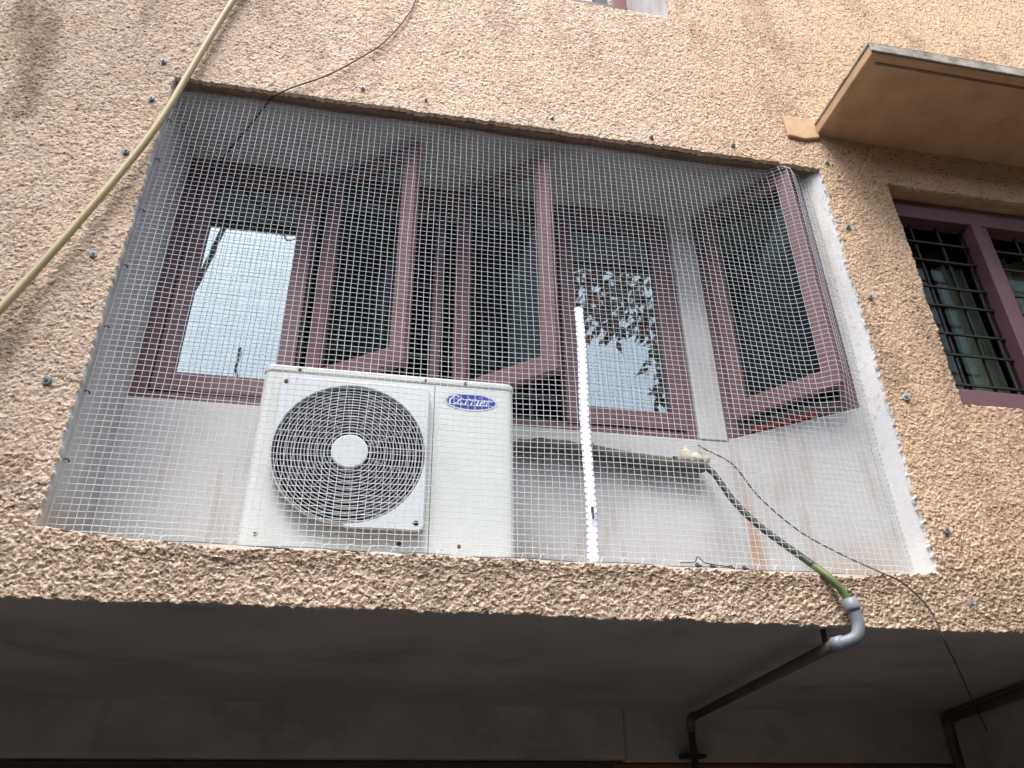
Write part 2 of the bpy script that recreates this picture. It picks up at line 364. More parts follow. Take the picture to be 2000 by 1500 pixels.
# turned-in lips along every free edge
kp = np.pad(keep, 1)
L_ = np.nonzero(keep & ~kp[:-2, 1:-1]); R_ = np.nonzero(keep & ~kp[2:, 1:-1]); B_ = np.nonzero(keep & ~kp[1:-1, :-2]); T_ = np.nonzero(keep & ~kp[1:-1, 2:])
E_ = np.concatenate([np.stack([vid(L_[0], L_[1] + 1), vid(L_[0], L_[1])], 1), np.stack([vid(R_[0] + 1, R_[1]), vid(R_[0] + 1, R_[1] + 1)], 1),
                     np.stack([vid(B_[0], B_[1]), vid(B_[0] + 1, B_[1])], 1), np.stack([vid(T_[0] + 1, T_[1] + 1), vid(T_[0], T_[1] + 1)], 1)])
em = (V[E_[:, 0]] + V[E_[:, 1]]) / 2
lip_white = ((np.abs(em[:, 0] - XL) < 0.02) | (np.abs(em[:, 0] - XR) < 0.02)) & (em[:, 2] > SILL - 0.03) & (em[:, 2] < LINT + 0.01)
lip_low = em[:, 2] < SOF + 0.03
ev = np.unique(E_); mp_ = np.full(len(V), -1); mp_[ev] = len(V) + np.arange(len(ev))
LV = V[ev].copy(); LV[:, 1] = 0.014
V = np.concatenate([V, LV]); F = np.concatenate([F, np.stack([E_[:, 1], E_[:, 0], mp_[E_[:, 0]], mp_[E_[:, 1]]], 1)])
used = np.zeros(len(V), bool); used[F.ravel()] = True; rm = np.cumsum(used) - 1; V = V[used]; F = rm[F]
me = bpy.data.meshes.new('facade_wall')
me.vertices.add(len(V)); me.vertices.foreach_set('co', V.astype(np.float32).ravel())
me.loops.add(F.size); me.loops.foreach_set('vertex_index', F.astype(np.int32).ravel())
me.polygons.add(len(F)); me.polygons.foreach_set('loop_start', np.arange(0, F.size, 4, dtype=np.int32)); me.polygons.foreach_set('loop_total', np.full(len(F), 4, dtype=np.int32))
mi = np.zeros(len(F), np.int32); mi[len(F) - len(E_):][lip_white] = 1; mi[len(F) - len(E_):][lip_low] = 2
me.polygons.foreach_set('material_index', mi); me.update(calc_edges=True); me.materials.append(M['roughcast']); me.materials.append(M['plaster']); me.materials.append(M['soffit'])
print('facade faces', len(F))
fo = bpy.data.objects.new('facade_wall', me); COL.objects.link(fo); fo.parent = bld; fo.location = Vector((0, 0, ZC)) - wloc(bld)

b = MB()                                       # the rest of the front, beyond the frame
for (x0, x1, z0, z1) in ((-9, FX0, SOF, 9), (FX1, 9, SOF, RW[1]), (FX1, 9, RW[2], 9), (4.2, 9, RW[1], RW[2]), (FX0, FX1, FZ1, 9)):
    if (x0, z0) == (FX0, FZ1):
        for (p, q) in ((FX0, UW[0]), (UW[1], FX1)): b.quad((p, -0.004, z0), (q, -0.004, z0), (q, -0.004, z1), (p, -0.004, z1))
        b.quad((UW[0], -0.004, 6.2), (UW[1], -0.004, 6.2), (UW[1], -0.004, z1), (UW[0], -0.004, z1))
    else: b.quad((x0, -0.004, z0), (x1, -0.004, z0), (x1, -0.004, z1), (x0, -0.004, z1))
build(b, 'outer_wall', 'roughcast', bld)

# shell so that the rooms are dark
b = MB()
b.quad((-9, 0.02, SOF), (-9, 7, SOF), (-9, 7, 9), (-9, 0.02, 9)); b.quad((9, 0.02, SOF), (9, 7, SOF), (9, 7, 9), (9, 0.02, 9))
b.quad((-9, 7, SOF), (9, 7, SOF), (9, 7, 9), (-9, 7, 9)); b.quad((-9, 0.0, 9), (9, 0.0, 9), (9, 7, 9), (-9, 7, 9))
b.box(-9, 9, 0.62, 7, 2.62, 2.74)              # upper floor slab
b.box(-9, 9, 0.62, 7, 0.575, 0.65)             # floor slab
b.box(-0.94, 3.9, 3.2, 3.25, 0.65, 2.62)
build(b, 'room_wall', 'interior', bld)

D = 0.39
# recess: reveal, back wall, slanted wall, pillar, ceiling, floor
b = MB(); b.box(XL - 0.10, XL - 0.003, 0.013, 0.56, 0.66, 2.60); build(b, 'side_reveal', 'plaster', bld)
b = MB(); b.box(XL - 0.003, 1.372, D, D + 0.11, 0.66, 1.333); build(b, 'back_wall', 'plaster', bld, bevel=0.004)
A0, A1 = Vector((1.364, D, 0)), Vector((1.768, 0.022, 0)); dA = (A1 - A0).normalized(); nA = Vector((-dA.y, dA.x, 0))   # nA points inwards (into the building)
if nA.y < 0: nA = -nA
LA = (A1 - A0).length
b = MB(); b.obox(A0 + Vector((0, 0, 0.66)) , dA * (LA - 0.0555), nA * 0.10, (0, 0, 0.683)); build(b, 'slanted_wall', 'plaster', bld, bevel=0.004)
b = MB()                                       # white strip between slanted frame and the edge of the opening
p0 = A0 + dA * (LA - 0.055)
b.prism([(p0.x, p0.y, 0.66), (1.768, 0.022, 0.66), (1.797, 0.004, 0.66), (1.93, 0.012, 0.66), (1.93, 0.14, 0.66), (p0.x + 0.07, p0.y + 0.10, 0.66)], (0, 0, 1.94))
build(b, 'jamb_strip', 'plaster', bld, bevel=0.003)
b = MB(); b.prism([(1.243, D - 0.004, 1.333), (1.358, D - 0.004, 1.333), (1.45, D + 0.09, 1.333), (1.45, D + 0.2, 1.333), (1.243, D + 0.2, 1.333)], (0, 0, 1.2))
build(b, 'corner_pillar', 'plaster', bld, bevel=0.004)
b = MB(); b.box(-0.95, 2.0, 0.052, 0.62, LINT + 0.002, LINT + 0.14); build(b, 'recess_ceiling', 'ceiling', bld)
b = MB(); b.box(XL - 0.02, 1.81, 0.012, 0.054, LINT - 0.003, LINT + 0.13); build(b, 'lintel_underside', 'lip', bld)
b = MB(); b.box(XL - 0.05, 1.9, 0.013, 0.62, 0.56, 0.690); build(b, 'recess_floor', 'ledge_dust', bld)
# uneven white plaster lip on the ledge, where the roughcast stops
b = MB()
for k in range(60):
    x0 = XL + (XR - XL) * k / 60; x1 = XL + (XR - XL) * (k + 1) / 60
    def lz(x): return SILL - 0.017 * min(1, max(0, (x - XL) / 0.35)) * min(1, max(0, (XR - x) / 0.30)) + 0.003 * math.sin(x * 31) + 0.0015 * math.sin(x * 87)
    b.add([(x0, 0.0, 0.66), (x1, 0.0, 0.66), (x1, 0.0, lz(x1)), (x0, 0.0, lz(x0)), (x0, 0.05, lz(x0) + 0.002), (x1, 0.05, lz(x1) + 0.002)], [(0, 1, 2, 3), (3, 2, 5, 4)])
build(b, 'ledge_lip', 'plaster', bld)

# porch below
b = MB(); b.box(-9, 9, 0.012, 1.9, SOF + 0.008, 0.57); build(b, 'porch_soffit', 'soffit', bld)
b = MB(); b.box(-9, 1.288, 1.72, 1.95, 0.316, SOF + 0.011); b.box(1.292, 3.4, 1.735, 1.95, 0.306, SOF + 0.0115); build(b, 'porch_beam', 'porch_wall', bld, bevel=0.004)
b = MB(); b.box(1.24, 3.4, 1.78, 1.95, -ZC, 0.30); build(b, 'porch_back_wall', 'orange_wall', bld)
b = MB(); b.box(-9, 1.238, 1.80, 1.95, -ZC, 0.30); build(b, 'porch_back_wall', 'maroon_wall', bld)
p0, p1 = Vector((3.06, 1.735, -ZC)), Vector((2.52, 0.02, -ZC))
b = MB(); b.obox(p0, p1 - p0, (0.2, -0.06, 0), (0, 0, ZC + SOF + 0.006)); build(b, 'porch_side_wall', 'porch_wall', bld)

# right window opening reveals and the upper one
b = MB(); b.box(RW[0] - 0.10, RW[0] - 0.006, 0.012, 0.22, RW[1] - 0.1, RW[2] + 0.1); build(b, 'window_jamb', 'peach_smooth', bld)
b = MB(); b.box(RW[0] - 0.006, 4.2, 0.012, 0.22, RW[2] + 0.003, RW[2] + 0.12); build(b, 'window_head', 'peach_smooth', bld)
b = MB(); b.box(RW[0] - 0.006, 4.2, 0.012, 0.24, RW[1] - 0.12, RW[1] - 0.004); build(b, 'window_ledge', 'peach_smooth', bld)
b = MB(); b.box(UW[1] + 0.003, UW[1] + 0.12, 0.012, 0.60, UW[2] - 0.1, 6.3); build(b, 'upper_reveal', 'plaster', bld)
b = MB(); b.box(UW[0] - 0.12, UW[0] - 0.003, 0.012, 0.60, UW[2] - 0.1, 6.3)
build(b, 'upper_reveal', 'plaster', bld)
b = MB(); b.box(UW[0], UW[1], 0.012, 0.60, UW[2] - 0.1, UW[2] - 0.006); build(b, 'upper_ledge', 'plaster', bld)
b = MB(); b.box(UW[0] - 0.1, UW[1] + 0.1, 0.012, 0.60, 6.2, 6.3); build(b, 'upper_head', 'plaster', bld)

# ------------------------------------------------------------------ concrete sunshade over the right window
ss = thing('sunshade', 'peach concrete sunshade slab with a weathered grey top edge jutting out over the right window', 'canopy', (3.0, -0.2, 2.692))
b = MB(); b.box(1.822, 4.6, -0.438, -0.002, 2.692, 2.742); build(b, 'slab', 'peach_smooth', ss, bevel=0.006)
b = MB(); b.box(1.818, 4.6, -0.447, -0.439, 2.700, 2.752); b.box(1.818, 4.6, -0.447, -0.004, 2.742, 2.756); build(b, 'weathered_edge', 'concrete_edge', ss, bevel=0.004)
b = MB(); b.box(1.86, 4.6, -0.405, -0.395, 2.6885, 2.6915); build(b, 'drip_groove', 'lip', ss)
b = MB(); b.prism([(1.676, -0.022, 2.655), (1.75, -0.022, 2.645), (1.83, -0.022, 2.668), (1.83, -0.022, 2.79), (1.75, -0.022, 2.779), (1.672, -0.022, 2.776)], (0, 0.022, 0)); build(b, 'lintel_stub', 'peach_smooth', ss, bevel=0.005)

# ------------------------------------------------------------------ windows
BARZ = (2.28, 2.177, 2.03, 1.931, 1.786, 1.682, 1.539)
def sash(win, o, d, wdt, z0, z1, mat_glass, st=0.062, th=0.036, rail=0.075, mat='mauve'):
    """A timber sash: o = hinge corner on the outer face, d = direction along its width."""
    d = Vector(d).normalized(); n = Vector((-d.y, d.x, 0))
    if n.y < 0: n = -n
    o = Vector(o); up = Vector((0, 0, 1)); b = MB()
    b.obox(o + up * z0, d * st, n * th, up * (z1 - z0)); b.obox(o + d * (wdt - st) + up * z0, d * st, n * th, up * (z1 - z0))
    b.obox(o + d * st + n * 0.002 + up * z0, d * (wdt - 2 * st), n * (th - 0.004), up * rail)
    b.obox(o + d * st + n * 0.002 + up * (z1 - rail * 0.85), d * (wdt - 2 * st), n * (th - 0.004), up * rail * 0.85)
    s_ = build(b, 'sash', mat, win, bevel=0.003)
    b = MB(); b.obox(o + d * (st - 0.006) + n * (th * 0.62) + up * (z0 + rail - 0.006), d * (wdt - 2 * st + 0.012), n * 0.004, up * (z1 - z0 - rail * 1.85 + 0.012))
    build(b, 'pane', mat_glass, s_)
    return s_

# wide casement at the back of the recess
wa = thing('casement_window', 'wide mauve casement with four bays and two sashes swung open behind the net', 'window', (0.2, D, 1.333))
b = MB(); b.box(XL, -0.792, D + 0.012, D + 0.10, 1.336, LINT); b.box(1.190, 1.242, D + 0.012, D + 0.10, 1.336, LINT)
b.box(-0.792, 1.190, D + 0.012, D + 0.10, 1.336, 1.366); b.box(-0.792, 1.190, D + 0.012, D + 0.10, 2.43, LINT)
build(b, 'frame', 'mauve', wa, bevel=0.003)
for x0, x1 in ((-0.352, -0.302), (0.187, 0.226), (0.722, 0.772)):
    b = MB(); b.box(x0, x1, D + 0.05, D + 0.10, 1.366, 2.43); build(b, 'mullion', 'mauve', wa, bevel=0.003)
sash(wa, (-0.786, D + 0.004, 0), (1, 0, 0), 0.474, 1.372, 2.425, 'glass_film', st=0.065)
sash(wa, (-0.272, D - 0.02, 0), (0.338, -0.262, 0), 0.435, 1.395, 2.445, 'glass')
sash(wa, (0.266, D - 0.02, 0), (0.330, -0.300, 0), 0.45, 1.395, 2.445, 'glass')
sash(wa, (0.717, D + 0.004, 0), (1, 0, 0), 0.490, 1.372, 2.425, 'glass_film', st=0.062)
bar_mb = MB(); bar_mb.box(-1.02, 1.02, -0.007, 0.007, -0.007, 0.007)
first = None
for z in BARZ + (1.435,):
    if first is None: first = build(MBC := bar_mb, 'grille_bar', 'bar', wa, at=(0, 0, 0)); o = first
    else: o = first.copy(); COL.objects.link(o)
    o.location = Vector((0.2, 0.525, z + ZC)) - wloc(wa)
first = None
for x in (-0.70, -0.56, -0.42, -0.18, -0.04, 0.10, 0.33, 0.47, 0.61, 0.85, 0.99, 1.13):
    if first is None:
        q = MB(); q.box(-0.006, 0.006, -0.006, 0.006, -0.53, 0.53); first = build(q, 'grille_upright', 'bar', wa, at=(0, 0, 0)); o = first
    else: o = first.copy(); COL.objects.link(o)
    o.location = Vector((x, 0.540, 1.90 + ZC)) - wloc(wa)
# small window on the slanted wall
wd = thing('slanted_window', 'narrow mauve casement on the slanted white wall at the right end of the recess', 'window', (1.56, 0.2, 1.343))
FA = A0 + dA * 0.0 + nA * 0.006; FL = LA - 0.055
b = MB(); up = Vector((0, 0, 1))
b.obox(FA + up * 1.347, dA * 0.055, nA * 0.08, up * 1.138); b.obox(FA + dA * (FL - 0.06) + up * 1.347, dA * 0.06, nA * 0.08, up * 1.138)
b.obox(FA + dA * 0.055 + up * 1.347, dA * (FL - 0.115), nA * 0.08, up * 0.045); b.obox(FA + dA * 0.055 + up * 2.44, dA * (FL - 0.115), nA * 0.08, up * 0.045)
build(b, 'frame', 'mauve', wd, bevel=0.003)
sash(wd, (1.372, 0.335, 0), (0.262, -0.338, 0), 0.428, 1.402, 2.462, 'glass')
for z in BARZ + (1.44,):
    b = MB(); b.obox(FA + dA * 0.03 + nA * 0.10 + up * z, dA * (FL - 0.05), nA * 0.012, up * 0.013); build(b, 'grille_bar', 'bar', wd)
b = MB(); b.obox(FA + dA * 0.10 - nA * 0.012 + up * 1.349, dA * 0.24, nA * 0.015, up * 0.016); build(b, 'bottom_rail_strip', 'red', wd)

# window in the facade, right
wr = thing('barred_window', 'mauve framed window with a black iron grille under the sunshade at the right', 'window', (2.9, 0.1, RW[1]))
y0 = 0.055
b = MB(); b.box(2.103, 2.160, y0, y0 + 0.07, RW[1] + 0.0, RW[2]); b.box(2.160, 4.15, y0, y0 + 0.07, 2.335, 2.405); b.box(2.160, 4.15, y0 + 0.01, y0 + 0.07, 2.405, RW[2])
b.box(2.103, 4.15, 0.0, y0 + 0.07, RW[1] - 0.003, 1.425)
build(b, 'frame', 'mauve', wr, bevel=0.004)
for x in (2.515, 3.02, 3.52):
    b = MB(); b.box(x, x + 0.052, y0 - 0.012, y0 + 0.07, 1.425, 2.335); build(b, 'mullion', 'mauve', wr, bevel=0.003)
    b = MB(); b.box(x + 0.053, x + 0.094, y0 + 0.004, y0 + 0.05, 1.425, 2.335); build(b, 'stile', 'mauve', wr, bevel=0.003)
for x0, x1 in ((2.160, 2.515), (2.609, 3.02), (3.114, 3.52)):
    b = MB(); b.box(x0 - 0.03, x1 + 0.03, 0.158, 0.162, 1.38, 2.38); build(b, 'pane', 'glass', wr)
for z in BARZ:
    b = MB(); b.box(2.12, 4.1, 0.091, 0.100, z * 0.979 - 0.0042, z * 0.979 + 0.0042); build(b, 'grille_bar', 'bar', wr)
for x in (2.295, 2.43, 2.56, 2.70, 2.84, 2.98, 3.12, 3.26, 3.40):
    b = MB(); b.box(x * 0.982 - 0.0042, x * 0.982 + 0.0042, 0.1005, 0.1105, 1.42, 2.34); build(b, 'grille_upright', 'bar', wr)
def curtain(x0, x1, y, z0, z1, name, mat, label, amp=0.018, nw=7):
    b = MB(); n = 90; top = []; 
    for k in range(n + 1):
        x = x0 + (x1 - x0) * k / n; yy = y + amp * math.sin(k / n * nw * 2 * math.pi) + amp * 0.4 * math.sin(k / n * nw * 5.3)
        top.append((x, yy))
    vs = [(x, yy, z1) for x, yy in top] + [(x, yy + 0.01 * math.sin(i), z0) for i, (x, yy) in enumerate(top)] + [(x, yy + 0.002, z1) for x, yy in top]
    b.add(vs, [(i, i + 1, n + 2 + i, n + 1 + i) for i in range(n)])
    return tag(build(b, name, mat, smooth=True), label, 'curtain')
curtain(2.47, 2.62, 0.27, 1.36, 2.26, 'curtain', 'curtain', 'pale gathered curtain panel just behind the grille left of the mullion in the right window', nw=3)
curtain(2.10, 2.46, 0.30, 1.36, 2.30, 'curtain', 'curtain_brown', 'dull brown curtain behind the left bay of the barred right window', nw=4)
curtain(2.66, 3.6, 0.26, 1.36, 2.34, 'curtain', 'curtain', 'pale curtain behind the second bay of the barred window at the picture edge', nw=9)

# upper window
wu = thing('upper_window', 'maroon framed window deep in a white reveal at the top edge', 'window', (0.7, 0.47, UW[2]))
b = MB(); yb = 0.464
b.box(1.135, UW[1], yb, yb + 0.07, UW[2] - 0.004, 6.2); b.box(UW[0], 1.135, yb, yb + 0.07, UW[2] - 0.004, 4.145); b.box(UW[0], 0.22, yb, yb + 0.07, 4.145, 6.2)
build(b, 'frame', 'maroon_frame', wu, bevel=0.004)
b = MB(); b.box(0.22, 1.135, yb + 0.03, yb + 0.034, 4.145, 6.2); build(b, 'pane', 'glass_film', wu)

# ------------------------------------------------------------------ air conditioner outdoor unit
ac = thing('air_conditioner', 'white outdoor air conditioner unit with a round fan grille standing on the ledge', 'air conditioner', (0.04, 0.24, 0.69))
ax0, ax1, ay0, ay1, az0, az1 = -0.365, 0.452, 0.100, 0.378, 0.728, 1.308
seam = 0.1845; cr = 0.030
FC = Vector((-0.0705, 0, 1.026)); FR = 0.229
def corner(cx, cy, a0, a1, r=cr, n=6): return [(cx + r * math.cos(math.radians(a0 + (a1 - a0) * k / n)), cy + r * math.sin(math.radians(a0 + (a1 - a0) * k / n))) for k in range(n + 1)]
# left half: side skin, front sheet with the fan hole
lp = [(seam - 0.001, ay1)] + [(ax0, ay1)] + corner(ax0 + cr, ay0 + cr, 180, 270)
b = MB(); n = len(lp)
b.add([(x, y, az0) for x, y in lp] + [(x, y, az1) for x, y in lp], [(i, i + 1, n + i + 1, n + i) for i in range(n - 1)])
fx0, fx1 = ax0 + cr, seam - 0.001
angs = sorted(set([2 * math.pi * k / 96 for k in range(96)] + [math.atan2(zz - FC.z, xx - FC.x) % (2 * math.pi) for xx in (fx0, fx1) for zz in (az0, az1)]))
def rayrect(t, x0, x1, z0, z1):
    c, s_ = math.cos(t), math.sin(t); k = 1e9
    if c > 1e-9: k = min(k, (x1 - FC.x) / c)
    if c < -1e-9: k = min(k, (x0 - FC.x) / c)
    if s_ > 1e-9: k = min(k, (z1 - FC.z) / s_)
    if s_ < -1e-9: k = min(k, (z0 - FC.z) / s_)
    return k
rin = FR - 0.004
vs = []
for t in angs:
    k = rayrect(t, fx0, fx1, az0, az1); vs += [(FC.x + k * math.cos(t), ay0, FC.z + k * math.sin(t)), (FC.x + rin * math.cos(t), ay0, FC.z + rin * math.sin(t))]
n = len(angs); b.add(vs, [(2 * i, 2 * ((i + 1) % n), 2 * ((i + 1) % n) + 1, 2 * i + 1) for i in range(n)])
b.quad((seam - 0.001, ay0, az0), (seam - 0.001, ay0 + 0.03, az0), (seam - 0.001, ay0 + 0.03, az1), (seam - 0.001, ay0, az1))
body = build(b, 'body', 'ac', ac)
rp = corner(ax1 - cr, ay0 + cr, 270, 360) + [(ax1, ay1), (seam + 0.001, ay1), (seam + 0.001, ay0)]
b = MB(); b.prism([(x, y, az0) for x, y in rp], (0, 0, az1 - az0)); build(b, 'service_panel', 'ac', ac)
b = MB(); b.quad((ax0 + 0.01, ay1, az0), (ax1 - 0.01, ay1, az0), (ax1 - 0.01, ay1, az1), (ax0 + 0.01, ay1, az1)); b.box(ax0 + 0.02, ax1 - 0.02, ay0 + 0.03, ay1 - 0.01, az0 + 0.002, az0 + 0.012)
for xx in (-0.25, 0.33): b.box(xx - 0.03, xx + 0.03, ay0 + 0.03, ay1 - 0.02, 0.690, az0 + 0.001)
build(b, 'base', 'ac_dark', ac)
# lid
lid = corner(ax0 + cr, ay0 + cr, 180, 270, cr + 0.003) + corner(ax1 - cr, ay0 + cr, 270, 360, cr + 0.003) + [(ax1 + 0.003, ay1 + 0.003), (ax0 - 0.003, ay1 + 0.003)]
b = MB(); b.prism([(x, y, az1 + 0.0015) for x, y in lid], (0, 0, 0.027)); build(b, 'lid', 'ac', ac, bevel=0.007)
# fan shroud, coil, fan
b = MB(); nn = 64
vs = [(FC.x + rin * math.cos(2 * math.pi * k / nn), yy, FC.z + rin * math.sin(2 * math.pi * k / nn)) for yy in (ay0 - 0.03, ay0 + 0.19) for k in range(nn)]
b.add(vs, [(k, (k + 1) % nn, nn + (k + 1) % nn, nn + k) for k in range(nn)] + [tuple(range(nn, 2 * nn))]); build(b, 'fan_shroud', 'ac_dark', ac)
b = MB()
for q in range(3):
    a0 = q * 2 * math.pi / 3 + 0.5; rows = []
    for i in range(7):
        r_ = 0.045 + (0.205 - 0.045) * i / 6; sweep = 0.35 * (i / 6) ** 1.4; wd_ = 0.62 + 0.22 * (i / 6)
        rows.append([(FC.x + r_ * math.cos(a0 + sweep + wd_ * (j / 6)), ay0 + 0.03 + 0.075 * (j / 6), FC.z + r_ * math.sin(a0 + sweep + wd_ * (j / 6))) for j in range(7)])
    vs = [p for r_ in rows for p in r_]; vs2 = [(p[0], p[1] + 0.003, p[2]) for p in vs]
    fs = [(i * 7 + j, i * 7 + j + 1, (i + 1) * 7 + j + 1, (i + 1) * 7 + j) for i in range(6) for j in range(6)]
    b.add(vs + vs2, fs + [tuple(x + 49 for x in f[::-1]) for f in fs])
b.disc((FC.x, ay0 + 0.025, FC.z), (0, 1, 0), 0.048, 0.08, 24)
build(b, 'fan', 'fan', ac, smooth=True)
# grille plate: square with one corner following the ring
yP, yB = 0.058, ay0 - 0.0005
px0, px1, pz0, pz1, RO = -0.3055, 0.1665, 0.783, 1.274, 0.2352
def plate_r(t):
    k = rayrect(t, px0, px1, pz0, pz1); tt = t % (2 * math.pi)
    if math.pi <= tt <= 1.5 * math.pi: k = min(k, RO)
    xx, zz = FC.x + k * math.cos(t), FC.z + k * math.sin(t); cr_ = 0.016       # small corner rounding
    return k
angs = [2 * math.pi * k / 144 for k in range(144)]
for xx, zz in ((px0, pz1), (px1, pz1), (px1, pz0)):
    t = math.atan2(zz - FC.z, xx - FC.x) % (2 * math.pi); angs += [t - 0.035, t - 0.012, t + 0.012, t + 0.035]
angs = sorted(angs); vs = []
cor = [math.atan2(zz - FC.z, xx - FC.x) % (2 * math.pi) for xx, zz in ((px0, pz1), (px1, pz1), (px1, pz0))]
for t in angs:
    k = plate_r(t)
    for c_ in cor:
        if abs(t - c_) < 0.03: k *= 0.984
    c, s_ = math.cos(t), math.sin(t)
    vs += [(FC.x + k * c, yB, FC.z + k * s_), (FC.x + k * c, yP + 0.005, FC.z + k * s_), (FC.x + (k - 0.005) * c, yP, FC.z + (k - 0.005) * s_), (FC.x + (FR + 0.002) * c, yP, FC.z + (FR + 0.002) * s_), (FC.x + FR * c, yP + 0.004, FC.z + FR * s_), (FC.x + FR * c, yB, FC.z + FR * s_)]
n = len(angs); b = MB(); b.add(vs, [(6 * i + j, 6 * ((i + 1) % n) + j, 6 * ((i + 1) % n) + j + 1, 6 * i + j + 1) for i in range(n) for j in range(5)])
gr = build(b, 'fan_grille', 'ac_plate', ac)
gr.data.materials.append(M['rim_shade'])
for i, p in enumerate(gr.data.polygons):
    if i % 5 == 0: p.material_index = 1  # outer rim faces get the painted shade tone
for i in range(17):
    R_ = 0.0655 + (0.2235 - 0.0655) * i / 16; b = MB(); b.torus((FC.x, yP + 0.006 + 0.004 * (R_ / FR) ** 2, FC.z), R_, 0.0019, 72, 6); build(b, 'grille_ring', 'ring', gr, smooth=True)
b = MB()
for k in range(16):
    t = 2 * math.pi * k / 16 + 0.1; c, s_ = math.cos(t), math.sin(t)
    b.tube([(FC.x + 0.05 * c, yP + 0.010, FC.z + 0.05 * s_), (FC.x + FR * c, yP + 0.014, FC.z + FR * s_)], 0.0016, 5)
build(b, 'grille_spokes', 'ring', gr)
b = MB(); b.tube([(FC.x, yP + 0.012, FC.z), (FC.x, yP, FC.z), (FC.x, yP - 0.002, FC.z)], [0.0555, 0.0555, 0.052], 48); build(b, 'grille_hub', 'ac_plate', gr)
# screws
def screw(x, y, z, mat, r=0.0048):
    b = MB(); b.disc((x, y, z), (0, -1, 0), r, 0.003, 12, r * 0.75); b.disc((x, y + 0.0004, z), (0, -1, 0), r * 1.5, 0.001, 14); build(b, 'screw', mat, ac)
for x, z in ((-0.255, 1.322), (0.153, 1.322), (0.286, 1.322)): screw(x, ay0 - 0.0032, z, 'rusty', 0.004)
for x, z in ((-0.286, 1.252), (0.142, 0.808)): screw(x, yP - 0.0001, z, 'screw', 0.0055)
for x, z, mt in ((-0.312, 0.765, 'rusty'), (0.098, 0.757, 'screw'), (0.276, 0.757, 'rusty')): screw(x, ay0 - 0.0002, z, mt, 0.0045)
# badge with the lettering
BC = Vector((0.3045, ay0, 1.2545))
b = MB()
def ell(rx, rz, y0_, y1_, n=48):
    P = [(BC.x + rx * math.cos(2 * math.pi * k / n), y0_, BC.z + rz * math.sin(2 * math.pi * k / n)) for k in range(n)]
    q = MB(); q.prism(P, (0, y1_ - y0_, 0)); return q
bd = build(ell(0.0905, 0.0345, ay0 - 0.0010, ay0 - 0.0001), 'badge', 'badge_rim', ac)
build(ell(0.0885, 0.0328, ay0 - 0.0016, ay0 - 0.0011), 'badge_border', 'white', bd)
build(ell(0.0835, 0.0283, ay0 - 0.0022, ay0 - 0.0017), 'badge_field', 'blue', bd)
GL = {'C': (1.22, [[(1.17, 1.20), (1.10, 1.42), (0.86, 1.52), (0.45, 1.38), (0.12, 0.88), (0.12, 0.32), (0.42, 0.02), (0.82, 0.06), (1.12, 0.32)]]),
      'a': (1.10, [[(0.86, 0.86), (0.60, 1.02), (0.28, 0.90), (0.08, 0.45), (0.20, 0.04), (0.48, 0.06), (0.70, 0.40), (0.84, 0.84)], [(0.86, 1.0), (0.74, 0.42), (0.74, 0.08), (0.90, 0.02), (1.02, 0.14)]]),
      'r': (0.88, [[(0.04, 0.84), (0.22, 0.98), (0.20, 0.50), (0.16, 0.0)], [(0.20, 0.52), (0.36, 0.86), (0.56, 1.02), (0.72, 0.98), (0.70, 0.80)]]),
      'i': (0.52, [[(0.04, 0.84), (0.22, 0.98), (0.18, 0.40), (0.20, 0.05), (0.34, 0.02), (0.46, 0.14)], [(0.24, 1.36), (0.25, 1.48)]]),
      'e': (0.88, [[(0.16, 0.46), (0.44, 0.52), (0.68, 0.72), (0.60, 0.97), (0.36, 0.94), (0.14, 0.58), (0.14, 0.20), (0.36, 0.01), (0.60, 0.06), (0.80, 0.26)]])}
def write(mb, text, cx, cz, y, xh, sx, shear, pen=0.20, thin=0.11, lib=GL):
    total = sum(lib[c][0] for c in text) * sx; x = -total / 2
    for c in text:
        for st in lib[c][1]:
            P = spline([(p[0], 0, p[1]) for p in st], 7); L_, R_ = [], []
            for i, p in enumerate(P):
                d = (P[min(i + 1, len(P) - 1)] - P[max(i - 1, 0)]); d = Vector((d.x, d.z)).normalized()
                nrm = Vector((-d.y, d.x)); wd2 = (thin + (pen - thin) * abs(d.y)) / 2
                for lst, sg in ((L_, 1), (R_, -1)):
                    gx, gz = p.x + nrm.x * wd2 * sg, p.z + nrm.y * wd2 * sg
                    lst.append((cx + (x + gx * sx) * xh + shear * (gz - 0.5) * xh, y, cz + (gz - 0.5) * xh))
            n = len(P); vs = L_ + R_ + [(a, y + 0.0006, c_) for a, _, c_ in L_ + R_]
            fs = [(i, i + 1, n + i + 1, n + i) for i in range(n - 1)]
            mb.add(vs, fs + [(i, 2 * n + i, 2 * n + i + 1, i + 1) for i in range(n - 1)] + [(n + i + 1, 3 * n + i + 1, 3 * n + i, n + i) for i in range(n - 1)])
        x += lib[c][0] * sx
b = MB(); write(b, 'Carrier', BC.x - 0.001, BC.z - 0.003, ay0 - 0.0029, 0.0218, 1.02, 0.30); build(b, 'badge_lettering', 'white', bd)

